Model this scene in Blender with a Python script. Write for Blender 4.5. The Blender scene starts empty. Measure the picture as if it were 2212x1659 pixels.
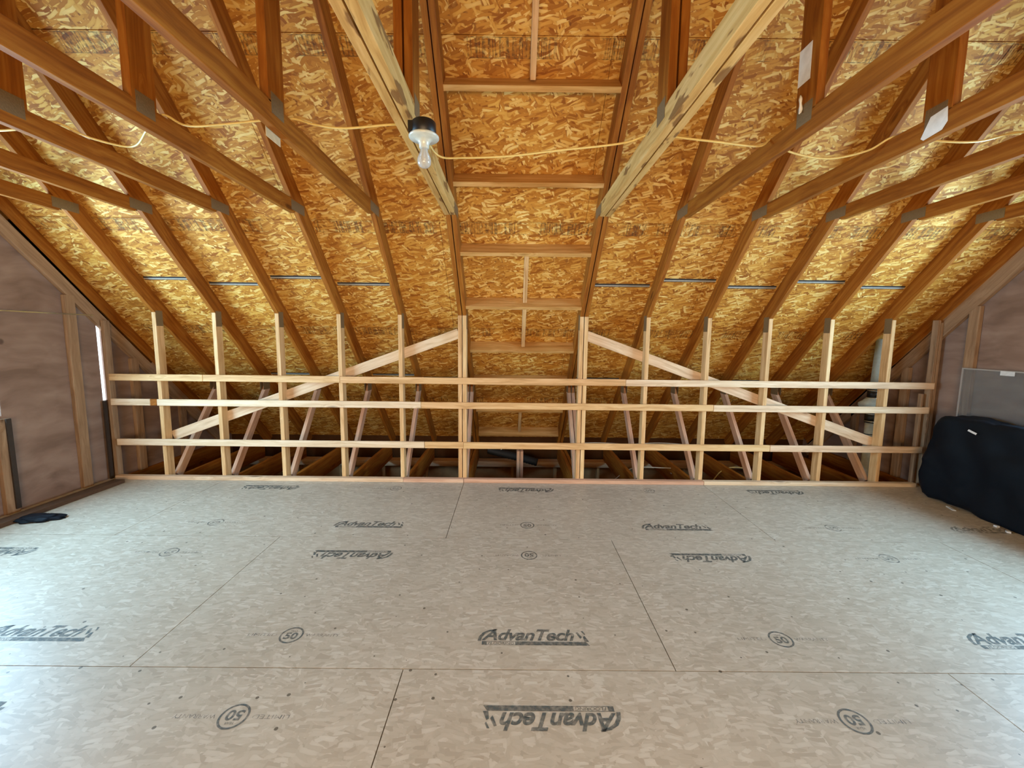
import bpy, bmesh, math, random
from mathutils import Vector, Matrix, Euler, noise
random.seed(7)
S = bpy.context.scene
COL = S.collection

# ------------------------------------------------------------------ camera
PITCH, YAW, ROLL, CAMZ, FPX = 0.1113, 0.0032, 0.0108, 1.4756, 900.12
F = Vector((math.sin(YAW)*math.cos(PITCH), math.cos(YAW)*math.cos(PITCH), -math.sin(PITCH)))
R0 = Vector((math.cos(YAW), -math.sin(YAW), 0)); U0 = R0.cross(F)
RR = R0*math.cos(ROLL) + U0*math.sin(ROLL); UU = -R0*math.sin(ROLL) + U0*math.cos(ROLL)
cd = bpy.data.cameras.new('camera'); cam = bpy.data.objects.new('camera', cd); COL.objects.link(cam)
M = Matrix((RR, UU, -F)).transposed().to_4x4(); M.translation = Vector((0, 0, CAMZ))
cam.matrix_world = M
cd.sensor_fit = 'HORIZONTAL'; cd.sensor_width = 36; cd.lens = FPX*36/2212; cd.clip_start = .02
S.camera = cam
S.view_settings.view_transform = 'Standard'; S.view_settings.look = 'None'
S.view_settings.exposure = 0.82; S.view_settings.gamma = 1; S.view_settings.use_curve_mapping = False

# ------------------------------------------------------------------ sky, daylight and added rear fill
w = bpy.data.worlds.new('world'); S.world = w; w.use_nodes = True
bg = w.node_tree.nodes['Background']; bg.inputs[0].default_value = (.78, .9, 1, 1); bg.inputs[1].default_value = 2.2
XL, XR = -4.06, 4.33            # inner faces of gable wall framing / sheathing
def area(name, loc, rot, sx, sy, power, col):
    d = bpy.data.lights.new(name, 'AREA'); d.shape = 'RECTANGLE'; d.size = sx; d.size_y = sy
    d.energy = power; d.color = col
    o = bpy.data.objects.new(name, d); COL.objects.link(o); o.location = loc; o.rotation_euler = rot
    return o
WIN_Y = (1.15, 3.32); WIN_Z = (.80, 2.05); RWIN_Y = (1.1, 3.2)
REARW_X = (-1.3, 1.3); REARW_Z = (1.0, 2.1)
area('daylight_left', (-4.30, sum(WIN_Y)/2, 1.42), (0, -math.pi/2, 0), 1.25, 2.1, 142, (.37, .71, 1))
area('daylight_right', (4.56, sum(RWIN_Y)/2, 1.42), (0, math.pi/2, 0), 1.25, 2.1, 142, (.37, .71, 1))
area('rear_fill_light', (0, -2.10, .95), (math.radians(62), 0, 0), 2.6, 1.1, 118, (1, .73, .45))  # warm fill added behind the camera; its source is made up

# ------------------------------------------------------------------ material helpers
class NT:
    def __init__(s, name):
        s.m = bpy.data.materials.new(name); s.m.use_nodes = True
        s.t = s.m.node_tree; s.b = s.t.nodes['Principled BSDF']; s.out = s.t.nodes['Material Output']
    def n(s, typ, ins=None, **props):
        nd = s.t.nodes.new(typ)
        for k, v in props.items(): setattr(nd, k, v)
        for k, v in (ins or {}).items():
            if hasattr(v, 'is_output') or isinstance(v, bpy.types.NodeSocket): s.t.links.new(v, nd.inputs[k])
            else: nd.inputs[k].default_value = v
        return nd
    def link(s, a, b): s.t.links.new(a, b)
    def math(s, op, a, b=0.0, c=0.0, clamp=False):
        return s.n('ShaderNodeMath', {0: a, 1: b, 2: c}, operation=op, use_clamp=clamp).outputs[0]
    def mix(s, f, a, b, mode='MIX'):
        return s.n('ShaderNodeMix', {0: f, 6: a, 7: b}, data_type='RGBA', blend_type=mode).outputs[2]
    def ramp(s, fac, stops):
        nd = s.n('ShaderNodeValToRGB', {0: fac}); e = nd.color_ramp.elements
        while len(e) < len(stops): e.new(.5)
        for i, (p, c) in enumerate(stops):
            e[i].position = p; e[i].color = (c[0], c[1], c[2], 1) if len(c) == 3 else c
        return nd.outputs[0]
def rgb(*c): return (c[0], c[1], c[2], 1)

def simple(name, col, rough=.6, metal=0, bump=0, bscale=40, coat=0, **kw):
    k = NT(name); k.b.inputs['Base Color'].default_value = rgb(*col); k.b.inputs['Roughness'].default_value = rough
    k.b.inputs['Metallic'].default_value = metal
    tc = k.n('ShaderNodeTexCoord').outputs['Object']
    nz = k.n('ShaderNodeTexNoise', {'Vector': tc, 'Scale': bscale, 'Detail': 4})
    c = k.mix(.25, rgb(*col), k.ramp(nz.outputs[0], [(.3, [x*.6 for x in col]), (.7, [min(1, x*1.3) for x in col])]))
    k.link(c, k.b.inputs['Base Color'])
    if bump:
        b = k.n('ShaderNodeBump', {'Height': nz.outputs[0], 'Strength': bump, 'Distance': .01}); k.link(b.outputs[0], k.b.inputs['Normal'])
    for a, v in kw.items(): k.b.inputs[a.replace('_', ' ')].default_value = v
    return k.m

def flakes(k, vec, col, pal, layers, sx, sy, seed=0, thr=.35):
    """overlapping wood strands: rotated stretched voronoi cells, each cell one strand of its own tone"""
    nz = k.n('ShaderNodeTexNoise', {'Vector': vec, 'Scale': 6.0, 'Detail': 1})
    wv = k.n('ShaderNodeVectorMath', {0: nz.outputs[1], 1: (.5, .5, .5)}, operation='SUBTRACT').outputs[0]
    wv = k.n('ShaderNodeVectorMath', {0: wv, 3: .07}, operation='SCALE').outputs[0]
    vw = k.n('ShaderNodeVectorMath', {0: vec, 1: wv}, operation='ADD').outputs[0]
    for i, ang in enumerate(layers):
        v2 = k.n('ShaderNodeVectorRotate', {'Vector': vw, 'Angle': ang}, rotation_type='Z_AXIS').outputs[0]
        v2 = k.n('ShaderNodeMapping', {'Vector': v2, 'Location': (i*3.7+seed, i*1.3, 0), 'Scale': (sx, sy, 1)}).outputs[0]
        vo = k.n('ShaderNodeTexVoronoi', {'Vector': v2, 'Scale': 1.0, 'Randomness': 1.0}, voronoi_dimensions='2D', feature='F1', distance='CHEBYCHEV')
        sep = k.n('ShaderNodeSeparateColor', {0: vo.outputs['Color']})
        on = k.math('GREATER_THAN', sep.outputs[0], thr)
        shape = k.n('ShaderNodeMapRange', {0: vo.outputs['Distance'], 1: .36, 2: .42, 3: 1.0, 4: 0.0}, clamp=True).outputs[0]
        f = k.math('MULTIPLY', on, shape)
        c = k.ramp(sep.outputs[1], pal)
        # fibre shading along the strand
        c = k.mix(k.math('MULTIPLY', vo.outputs['Distance'], .55), c, rgb(pal[0][1][0]*1.1, pal[0][1][1]*1.1, pal[0][1][2]*1.1))
        col = k.mix(f, col, c)
    return col

def osb_roof():
    k = NT('oriented strand roof sheathing')
    tc = k.n('ShaderNodeTexCoord').outputs['Object']
    oi = k.n('ShaderNodeObjectInfo')
    nz = k.n('ShaderNodeTexNoise', {'Vector': tc, 'Scale': 22.0, 'Detail': 5})
    col = k.ramp(nz.outputs[0], [(.3, (.20, .065, .010)), (.5, (.37, .15, .027)), (.7, (.54, .26, .06))])
    pal = [(.0, (.30, .095, .010)), (.2, (.45, .18, .023)), (.5, (.60, .275, .042)), (.75, (.74, .42, .09)), (1, (.90, .65, .24))]
    col = flakes(k, tc, col, pal, (1.3, .6, -.75, 1.0, .15, -.3), 9.0, 44, thr=.22)
    # broad tone drift from sheet to sheet
    big = k.n('ShaderNodeTexNoise', {'Vector': tc, 'Scale': .9, 'Detail': 2}).outputs[0]
    col = k.mix(.25, col, k.ramp(big, [(.35, (.40, .36, .28)), (.65, (.62, .60, .50))]), 'OVERLAY')
    # grade stamps: bands of ink along the upper edge of every sheet row
    s = k.n('ShaderNodeSeparateXYZ', {0: tc})
    yy = k.math('FLOORED_MODULO', s.outputs[1], 1.2192)            # 0 at a seam, rising uphill
    d = k.math('SUBTRACT', 1.2192, yy)                              # distance below the seam above
    band = k.math('MULTIPLY', k.math('GREATER_THAN', d, .008), k.math('LESS_THAN', d, .115))
    edge = k.math('ADD', k.math('COMPARE', d, .01, .003), k.math('COMPARE', d, .113, .0025), clamp=True)
    xb = k.n('ShaderNodeCombineXYZ', {0: k.math('MULTIPLY', s.outputs[0], 2.1), 1: k.math('FLOOR', k.math('DIVIDE', s.outputs[1], 1.2192))}).outputs[0]
    blot = k.n('ShaderNodeTexNoise', {'Vector': xb, 'Scale': 1.3, 'Detail': 1}).outputs[0]
    bx = k.n('ShaderNodeCombineXYZ', {0: k.math('MULTIPLY', s.outputs[0], 75.0), 1: k.math('MULTIPLY', s.outputs[1], 3.0)}).outputs[0]
    bars = k.n('ShaderNodeTexNoise', {'Vector': bx, 'Scale': 1.0, 'Detail': 2}).outputs[0]
    fine = k.n('ShaderNodeTexNoise', {'Vector': tc, 'Scale': 60.0, 'Detail': 2}).outputs[0]
    ink = k.math('MULTIPLY', band, k.n('ShaderNodeMapRange', {0: blot, 1: .40, 2: .50}, clamp=True).outputs[0])
    ink = k.math('MULTIPLY', ink, k.n('ShaderNodeMapRange', {0: bars, 1: .46, 2: .54}, clamp=True).outputs[0])
    ink = k.math('MAXIMUM', ink, k.math('MULTIPLY', edge, k.n('ShaderNodeMapRange', {0: blot, 1: .38, 2: .45}, clamp=True).outputs[0]))
    ink = k.math('MULTIPLY', ink, k.n('ShaderNodeMapRange', {0: fine, 1: .35, 2: .62, 3: .2, 4: .85}, clamp=True).outputs[0])
    col = k.mix(k.math('MULTIPLY', ink, .85), col, rgb(.05, .03, .017))
    k.link(col, k.b.inputs['Base Color']); k.b.inputs['Roughness'].default_value = .62; k.b.inputs['Specular IOR Level'].default_value = .25
    return k.m

def osb_floor():
    k = NT('resin strand subfloor panel')
    tc = k.n('ShaderNodeTexCoord').outputs['Object']
    nz = k.n('ShaderNodeTexNoise', {'Vector': tc, 'Scale': 26.0, 'Detail': 5})
    col = k.ramp(nz.outputs[0], [(.3, (.34, .29, .22)), (.7, (.52, .465, .375))])
    pal = [(.0, (.29, .24, .18)), (.35, (.43, .375, .295)), (.7, (.53, .475, .39)), (1, (.70, .66, .57))]
    col = flakes(k, tc, col, pal, (1.2, -.5, .35, -.05), 15, 48, seed=5, thr=.25)
    base = k.mix(.45, rgb(.51, .44, .345), col)
    # traffic grime and muddy drift
    big = k.n('ShaderNodeTexNoise', {'Vector': tc, 'Scale': .8, 'Detail': 5, 'Roughness': .6}).outputs[0]
    base = k.mix(.30, base, k.ramp(big, [(.32, (.36, .34, .30)), (.68, (.62, .62, .60))]), 'OVERLAY')
    # nail heads and small specks
    vo = k.n('ShaderNodeTexVoronoi', {'Vector': tc, 'Scale': 7.0, 'Randomness': 1}, voronoi_dimensions='2D')
    sp = k.n('ShaderNodeSeparateColor', {0: vo.outputs['Color']})
    dot = k.math('MULTIPLY', k.math('LESS_THAN', vo.outputs['Distance'], k.math('MULTIPLY', sp.outputs[1], .055)), k.math('GREATER_THAN', sp.outputs[0], .62))
    base = k.mix(k.math('MULTIPLY', dot, .8), base, rgb(.06, .05, .035))
    k.link(base, k.b.inputs['Base Color']); k.b.inputs['Roughness'].default_value = .42
    return k.m

def lumber_mat(name, dark, mid, light, knot=.5, wane=0, grey=0):
    k = NT(name)
    tc = k.n('ShaderNodeTexCoord').outputs['Object']; oi = k.n('ShaderNodeObjectInfo').outputs['Random']
    off = k.n('ShaderNodeCombineXYZ', {0: k.math('MULTIPLY', oi, 31.7), 1: k.math('MULTIPLY', oi, 17.3), 2: k.math('MULTIPLY', oi, 9.1)}).outputs[0]
    v = k.n('ShaderNodeVectorMath', {0: tc, 1: off}, operation='ADD').outputs[0]
    # knots bend the grain
    vk = k.n('ShaderNodeMapping', {'Vector': v, 'Scale': (2.2, 7, 7)}).outputs[0]
    vo = k.n('ShaderNodeTexVoronoi', {'Vector': vk, 'Scale': 1.0, 'Randomness': 1})
    kn = k.n('ShaderNodeMapRange', {0: vo.outputs['Distance'], 1: .0, 2: .30, 3: 1, 4: 0}, clamp=True).outputs[0]
    sep = k.n('ShaderNodeSeparateColor', {0: vo.outputs['Color']})
    kon = k.math('GREATER_THAN', sep.outputs[0], knot)
    kn = k.math('MULTIPLY', kn, kon)
    vg = k.n('ShaderNodeMapping', {'Vector': v, 'Scale': (1.6, 34, 34)}).outputs[0]
    dn = k.n('ShaderNodeTexNoise', {'Vector': v, 'Scale': 2.0, 'Detail': 2}).outputs[1]
    vg = k.n('ShaderNodeVectorMath', {0: vg, 1: k.n('ShaderNodeVectorMath', {0: dn, 3: 2.5}, operation='SCALE').outputs[0]}, operation='ADD').outputs[0]
    vg = k.n('ShaderNodeVectorMath', {0: vg, 1: k.n('ShaderNodeCombineXYZ', {1: k.math('MULTIPLY', kn, 3.0), 2: k.math('MULTIPLY', kn, 3.0)}).outputs[0]}, operation='ADD').outputs[0]
    g = k.n('ShaderNodeTexNoise', {'Vector': vg, 'Scale': 1.0, 'Detail': 4, 'Roughness': .6}).outputs[0]
    col = k.ramp(g, [(.28, dark), (.5, mid), (.72, light)])
    tone = k.n('ShaderNodeTexNoise', {'Vector': v, 'Scale': .7, 'Detail': 2}).outputs[0]
    col = k.mix(.25, col, k.ramp(tone, [(.35, (.38, .34, .30)), (.65, (.63, .62, .60))]), 'OVERLAY')
    col = k.mix(.22, col, k.ramp(oi, [(0, (.40, .36, .32)), (.5, (.5, .5, .5)), (1, (.62, .60, .60))]), 'OVERLAY')
    core = k.n('ShaderNodeMapRange', {0: kn, 1: .45, 2: .8}, clamp=True).outputs[0]
    col = k.mix(k.math('MULTIPLY', core, .75), col, rgb(dark[0]*.35, dark[1]*.3, dark[2]*.3))
    if wane:
        wn = k.n('ShaderNodeTexNoise', {'Vector': k.n('ShaderNodeMapping', {'Vector': v, 'Scale': (4.5, 16, 16)}).outputs[0], 'Scale': 1.0, 'Detail': 3}).outputs[0]
        wm = k.n('ShaderNodeMapRange', {0: wn, 1: .585, 2: .625}, clamp=True).outputs[0]
        col = k.mix(k.math('MULTIPLY', wm, wane), col, rgb(.20, .085, .025))
    k.link(col, k.b.inputs['Base Color']); k.b.inputs['Roughness'].default_value = .62
    k.b.inputs['Specular IOR Level'].default_value = .2
    return k.m

def plywood_mat():
    k = NT('gable plywood sheathing')
    tc = k.n('ShaderNodeTexCoord').outputs['Object']
    v = k.n('ShaderNodeMapping', {'Vector': tc, 'Scale': (6, 2.2, 9)}).outputs[0]
    dn = k.n('ShaderNodeTexNoise', {'Vector': tc, 'Scale': 1.5, 'Detail': 2}).outputs[1]
    v = k.n('ShaderNodeVectorMath', {0: v, 1: k.n('ShaderNodeVectorMath', {0: dn, 3: 3.0}, operation='SCALE').outputs[0]}, operation='ADD').outputs[0]
    g = k.n('ShaderNodeTexNoise', {'Vector': v, 'Scale': 1.0, 'Detail': 4}).outputs[0]
    col = k.ramp(g, [(.3, (.20, .12, .085)), (.5, (.275, .175, .13)), (.7, (.34, .23, .175))])
    vo = k.n('ShaderNodeTexVoronoi', {'Vector': k.n('ShaderNodeMapping', {'Vector': tc, 'Scale': (3, 3.0, 3.0)}).outputs[0], 'Scale': 1.0})
    sp = k.n('ShaderNodeSeparateColor', {0: vo.outputs['Color']})
    kn = k.math('MULTIPLY', k.n('ShaderNodeMapRange', {0: vo.outputs['Distance'], 1: .05, 2: .09, 3: 1, 4: 0}, clamp=True).outputs[0], k.math('GREATER_THAN', sp.outputs[0], .5))
    col = k.mix(k.math('MULTIPLY', kn, .7), col, rgb(.06, .025, .015))
    k.link(col, k.b.inputs['Base Color']); k.b.inputs['Roughness'].default_value = .55
    return k.m

def ink_mat():
    k = NT('worn panel printing ink')
    k.b.inputs['Base Color'].default_value = rgb(.085, .10, .095); k.b.inputs['Roughness'].default_value = .6
    tc = k.n('ShaderNodeTexCoord').outputs['Object']
    nz = k.n('ShaderNodeTexNoise', {'Vector': tc, 'Scale': 45.0, 'Detail': 4}).outputs[0]
    n2 = k.n('ShaderNodeTexNoise', {'Vector': k.n('ShaderNodeObjectInfo').outputs['Location'], 'Scale': 1.7}).outputs[0]
    a = k.n('ShaderNodeMapRange', {0: nz, 1: .36, 2: .68, 3: .82, 4: .35}, clamp=True).outputs[0]
    k.link(a, k.b.inputs['Alpha'])
    return k.m
def ink_faint():
    k = NT('faded panel printing ink')
    k.b.inputs['Base Color'].default_value = rgb(.12, .14, .14); k.b.inputs['Roughness'].default_value = .6
    tc = k.n('ShaderNodeTexCoord').outputs['Object']
    nz = k.n('ShaderNodeTexNoise', {'Vector': tc, 'Scale': 30.0, 'Detail': 4}).outputs[0]
    a = k.n('ShaderNodeMapRange', {0: nz, 1: .36, 2: .62, 3: .70, 4: .10}, clamp=True).outputs[0]
    k.link(a, k.b.inputs['Alpha'])
    return k.m

MAT = {}
MAT['roof'] = osb_roof(); MAT['floor'] = osb_floor()
MAT['truss'] = lumber_mat('orange pine truss lumber', (.19, .052, .005), (.31, .10, .010), (.42, .165, .022), knot=.72)
MAT['wane'] = lumber_mat('pine lumber with bark wane', (.44, .23, .06), (.62, .37, .12), (.74, .49, .20), knot=.8, wane=.85)
MAT['stud'] = lumber_mat('fresh pine stud lumber', (.48, .26, .10), (.66, .40, .18), (.78, .53, .28), knot=.7)
MAT['pale'] = lumber_mat('pale spruce strapping', (.56, .37, .22), (.72, .52, .33), (.82, .64, .46), knot=.66)
MAT['pink'] = lumber_mat('pinkish fir lumber', (.50, .28, .17), (.63, .38, .25), (.72, .48, .33), knot=.7)
MAT['ladder'] = lumber_mat('golden pine blocking lumber', (.42, .20, .05), (.58, .32, .10), (.70, .44, .18), knot=.7)
MAT['gable'] = lumber_mat('grey brown gable framing lumber', (.24, .14, .075), (.34, .21, .12), (.44, .29, .175), knot=.7)
MAT['brownboard'] = simple('dirty dark brown board', (.10, .055, .032), .7, Specular_IOR_Level=.2)
MAT['plate'] = simple('weathered truss plate', (.20, .13, .06), .6, .15, .3, 120)
MAT['steel'] = simple('galvanised steel strip', (.60, .62, .62), .22, .9)
MAT['dkmetal'] = simple('dull dark metal flange', (.035, .032, .030), .6)
MAT['ltmetal'] = simple('pale zinc lip', (.50, .47, .40), .5)
MAT['ply'] = plywood_mat()
MAT['dark'] = simple('near black brown', (.035, .022, .015), .6, 0, .2)
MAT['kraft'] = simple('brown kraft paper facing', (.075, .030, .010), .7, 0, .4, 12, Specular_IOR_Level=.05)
MAT['concrete'] = simple('dark concrete', (.30, .26, .22), .8, 0, .3)
MAT['blackbag'] = simple('black plastic film', (.002, .005, .010), .6, 0, .0, 20, Specular_IOR_Level=.18)
MAT['rubber'] = simple('black rubber', (.01, .01, .01), .35)
MAT['corrugated'] = simple('black corrugated plastic', (.008, .008, .008), .7)
MAT['pvc'] = simple('white drain pipe plastic', (.55, .58, .50), .35)
MAT['porcelain'] = simple('glazed white porcelain', (.56, .60, .54), .2)
MAT['boxblack'] = simple('black bakelite', (.008, .007, .006), .45)
MAT['cable'] = simple('yellow cable jacket', (.78, .58, .20), .4)
MAT['wcable'] = simple('white cable jacket', (.62, .58, .48), .4)
MAT['beige'] = simple('pale beige plate', (.62, .47, .27), .6)
MAT['paper'] = simple('white paper', (.86, .84, .76), .6, 0, .2, 30)
MAT['vinyl'] = simple('white vinyl', (.7, .72, .74), .4)
MAT['ink'] = ink_mat(); MAT['faint'] = ink_faint()
def glass(name, col, rough, alpha):
    k = NT(name); k.b.inputs['Base Color'].default_value = rgb(*col); k.b.inputs['Roughness'].default_value = rough
    k.b.inputs['Alpha'].default_value = alpha; k.b.inputs['Specular IOR Level'].default_value = .8
    return k.m
MAT['acrylic'] = glass('clear acrylic sheet', (.25, .28, .30), .15, .30)
MAT['acredge'] = glass('pale cut acrylic edge', (.45, .42, .40), .3, .75)
MAT['pane'] = glass('window glass', (.8, .9, .95), .02, .06)
k = NT('clear bulb glass'); k.b.inputs['Base Color'].default_value = rgb(.62, .66, .66); k.b.inputs['Roughness'].default_value = .12
k.b.inputs['Alpha'].default_value = .50; k.b.inputs['Coat Weight'].default_value = 1; MAT['bulb'] = k.m

# ------------------------------------------------------------------ object helpers
def tag(o, label=None, cat=None, group=None, kind=None):
    if label: o['label'] = label
    if cat: o['category'] = cat
    if group: o['group'] = group
    if kind: o['kind'] = kind
    return o
def link(name, me, mat=None, parent=None, mw=None):
    o = bpy.data.objects.new(name, me); COL.objects.link(o)
    if mat is not None and me is not None and not me.materials: me.materials.append(mat)
    if mw is not None: o.matrix_basis = mw
    if parent is not None:
        o.parent = parent
        o.matrix_basis = Matrix.Translation(-world_loc(parent)) @ (mw if mw is not None else Matrix())
    return o
def world_loc(o):
    v = Vector(o.matrix_basis.translation)
    while o.parent: o = o.parent; v = v + o.matrix_basis.translation
    return v
def empty(name, loc, label=None, cat=None, group=None):
    o = bpy.data.objects.new(name, None); COL.objects.link(o); o.empty_display_size = .1
    o.matrix_basis = Matrix.Translation(Vector(loc)); tag(o, label, cat, group); return o
def mesh_of(bm, name='m', smooth=False):
    me = bpy.data.meshes.new(name); bmesh.ops.recalc_face_normals(bm, faces=bm.faces)
    for f in bm.faces: f.smooth = smooth
    bm.to_mesh(me); bm.free(); return me
def box_bm(x0, x1, y0, y1, z0, z1, bm=None):
    bm = bm or bmesh.new()
    vs = [bm.verts.new(p) for p in ((x0,y0,z0),(x1,y0,z0),(x1,y1,z0),(x0,y1,z0),(x0,y0,z1),(x1,y0,z1),(x1,y1,z1),(x0,y1,z1))]
    for f in ((0,3,2,1),(4,5,6,7),(0,1,5,4),(1,2,6,5),(2,3,7,6),(3,0,4,7)): bm.faces.new([vs[i] for i in f])
    return bm
def boxes(name, lst, mat, parent=None, kind=None):
    """world-space boxes as one mesh, origin at the first box centre"""
    c = Vector(((lst[0][0]+lst[0][1])/2, (lst[0][2]+lst[0][3])/2, (lst[0][4]+lst[0][5])/2)) if parent is None else world_loc(parent)
    if parent is not None: c = Vector(((lst[0][0]+lst[0][1])/2, (lst[0][2]+lst[0][3])/2, (lst[0][4]+lst[0][5])/2))
    bm = bmesh.new()
    for b in lst: box_bm(b[0]-c.x, b[1]-c.x, b[2]-c.y, b[3]-c.y, b[4]-c.z, b[5]-c.z, bm)
    o = link(name, mesh_of(bm), mat, parent, Matrix.Translation(c))
    if kind: tag(o, kind=kind)
    return o
def lumber(name, p0, p1, w, t, mat, parent=None, side=Vector((1,0,0)), c0=0.0, c1=0.0, bev=.002):
    """a stick from p0 to p1; t = thickness along side, w = width across; p0-p1 runs along its centre line.
    c0/c1: extra length of the +width edge at each end (bevel cuts)."""
    p0 = Vector(p0); p1 = Vector(p1); ax = (p1-p0); L = ax.length; ax.normalize()
    sd = (side - ax*side.dot(ax)).normalized(); up = sd.cross(ax)
    bm = bmesh.new(); h = w/2; q = t/2
    vs = []
    for x, sgn in ((0, 0), (L, 1)):
        for yy, zz in ((-h, -q), (h, -q), (h, q), (-h, q)):
            e = (c0 if sgn == 0 else c1) * (1 if yy > 0 else -1) * .5
            vs.append(bm.verts.new((x + (-e if sgn == 0 else e), yy, zz)))
    for f in ((0,1,2,3),(7,6,5,4),(0,4,5,1),(1,5,6,2),(2,6,7,3),(3,7,4,0)): bm.faces.new([vs[i] for i in f])
    if bev: bmesh.ops.bevel(bm, geom=list(bm.edges), offset=bev, segments=1, affect='EDGES')
    mw = Matrix((ax, up, sd)).transposed().to_4x4(); mw.translation = p0
    return link(name, mesh_of(bm), mat, parent, mw)
def tube_mesh(pts, r, seg=10, closed_caps=True):
    pts = [Vector(p) for p in pts]; bm = bmesh.new(); rings = []
    n = len(pts); up = Vector((0, 0, 1))
    prev = None
    for i, p in enumerate(pts):
        t = (pts[min(i+1, n-1)] - pts[max(i-1, 0)]).normalized()
        if prev is None:
            a = up if abs(t.dot(up)) < .9 else Vector((1, 0, 0)); u = t.cross(a).normalized()
        else: u = (prev - t*prev.dot(t)).normalized()
        prev = u; v = t.cross(u); rr = r[i] if isinstance(r, (list, tuple)) else r
        rings.append([bm.verts.new(p + (u*math.cos(2*math.pi*k/seg) + v*math.sin(2*math.pi*k/seg))*rr) for k in range(seg)])
    for a, b in zip(rings, rings[1:]):
        for k in range(seg): bm.faces.new((a[k], a[(k+1) % seg], b[(k+1) % seg], b[k]))
    bm.faces.new(rings[0][::-1]); bm.faces.new(rings[-1])
    return mesh_of(bm, smooth=True)
def spline(pts, n=8):
    pts = [Vector(p) for p in pts]; out = []
    P = [pts[0]*2-pts[1]] + pts + [pts[-1]*2-pts[-2]]
    for i in range(1, len(P)-2):
        for j in range(n):
            t = j/n; a, b, c, d = P[i-1], P[i], P[i+1], P[i+2]
            out.append(.5*((2*b) + (c-a)*t + (2*a-5*b+4*c-d)*t*t + (3*b-a-3*c+d)*t**3))
    out.append(pts[-1]); return out
def lathe(prof, seg=24, axis_smooth=True):
    bm = bmesh.new(); rings = []
    for r, z in prof:
        rings.append([bm.verts.new((max(r, .0004)*math.cos(2*math.pi*k/seg), max(r, .0004)*math.sin(2*math.pi*k/seg), z)) for k in range(seg)])
    for a, b in zip(rings, rings[1:]):
        for k in range(seg): bm.faces.new((a[k], a[(k+1) % seg], b[(k+1) % seg], b[k]))
    bm.faces.new(rings[0][::-1]); bm.faces.new(rings[-1])
    return mesh_of(bm, smooth=axis_smooth)

# ------------------------------------------------------------------ dimensions (metres)
B = 5.844            # y + z on the underside of the front rafters
RD = .14             # rafter depth
YK, ZK = 4.157, 1.687  # knee wall face, where it meets the rafters
ZC0, ZC1 = 2.414, 2.516  # collar tie
YR = 1.00            # ridge line
def my(y): return 2*YR - y      # mirrored to the rear half
SQ = math.sqrt(2)

# ------------------------------------------------------------------ floor
XS, Y1 = -.466, 2.927; PL, PW = 2.4384, 1.2192
YF_END = YK + .085
rects = []
fo = Vector((0, 0, 0))
row = 0; bm = bmesh.new()
for r in range(-3, 2):
    ya = Y1 + (r-1)*PW + PW; yb = ya + PW      # row r spans ya..yb
    offx = XS if r % 2 == 0 else XS - PL/2
    ya_, yb_ = max(ya, my(YF_END)), min(yb, YF_END)
    if yb_ <= ya_: continue
    for kx in range(-3, 4):
        xa, xb = offx + kx*PL, offx + (kx+1)*PL
        xa_, xb_ = max(xa, XL-.03), min(xb, XR+.0)
        if xb_ - xa_ < .01: continue
        g = .0022
        box_bm(xa_+g, xb_-g, ya_+g, yb_-g*.6, -.019, 0, bm)
box_bm(XL-.03, XR, my(YF_END), YF_END, -.021, -.0165, bm)
floor = link('floor', mesh_of(bm), MAT['floor']); tag(floor, kind='structure')

# printing on the subfloor sheets
def text_mesh(body, size, shear=0, offset=0, align='CENTER', space=1.0):
    c = bpy.data.curves.new('t', 'FONT'); c.body = body; c.size = size; c.shear = shear; c.offset = offset
    c.align_x = align; c.space_character = space; c.fill_mode = 'FRONT' if hasattr(c, 'fill_mode') else c.fill_mode
    o = bpy.data.objects.new('t', c); COL.objects.link(o)
    bpy.context.view_layer.update()
    me = bpy.data.meshes.new_from_object(o.evaluated_get(bpy.context.evaluated_depsgraph_get()))
    COL.objects.unlink(o); bpy.data.objects.remove(o); return me
def fit_text(bm, body, x0, x1, y0, y1, shear=0, offset=0, space=1.0):
    me = text_mesh(body, 1.0, shear, offset, 'LEFT', space)
    xs = [v.co.x for v in me.vertices]; ys = [v.co.y for v in me.vertices]
    ax, bx, ay, by = min(xs), max(xs), min(ys), max(ys)
    for v in me.vertices:
        v.co.x = x0 + (v.co.x-ax)/(bx-ax)*(x1-x0); v.co.y = y0 + (v.co.y-ay)/(by-ay)*(y1-y0); v.co.z = 0
    bm.from_mesh(me); bpy.data.meshes.remove(me)
def poly(bm, pts): bm.faces.new([bm.verts.new((x, y, 0)) for x, y in pts])
def flat_mesh(bm):
    me = bpy.data.meshes.new('print'); bm.normal_update()
    for f in bm.faces:
        if f.normal.z < 0: f.normal_flip()
    bm.to_mesh(me); bm.free(); return me
bm = bmesh.new()
fit_text(bm, 'AdvanTech', -.265, .195, .030, .110, shear=.36, offset=.030, space=.97)
# heavy sweep of the capital A
poly(bm, [(-.284, .026), (-.268, .026), (-.264, .050), (-.250, .074), (-.225, .092), (-.190, .103), (-.190, .112), (-.232, .103), (-.262, .084), (-.280, .056)])
poly(bm, [(-.10, 0), (.262, 0), (.245, .025), (-.10, .025)])          # solid part of the bar
poly(bm, [(-.262, 0), (-.238, 0), (-.238, .025), (-.262, .025)])
poly(bm, [(-.238, 0), (-.10, 0), (-.10, .003), (-.238, .003)]); poly(bm, [(-.238, .022), (-.10, .022), (-.10, .025), (-.238, .025)])
fit_text(bm, 'FLOORING', -.232, -.105, .005, .020, shear=.15, offset=.012)
poly(bm, [(.205, .088), (.215, .092), (.232, .058), (.222, .044)])    # the two pointed slashes after the name
poly(bm, [(.232, .100), (.242, .100), (.252, .078), (.246, .072)])
poly(bm, [(.236, .060), (.246, .066), (.262, .026), (.240, .026)])
LOGO = flat_mesh(bm)
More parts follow.
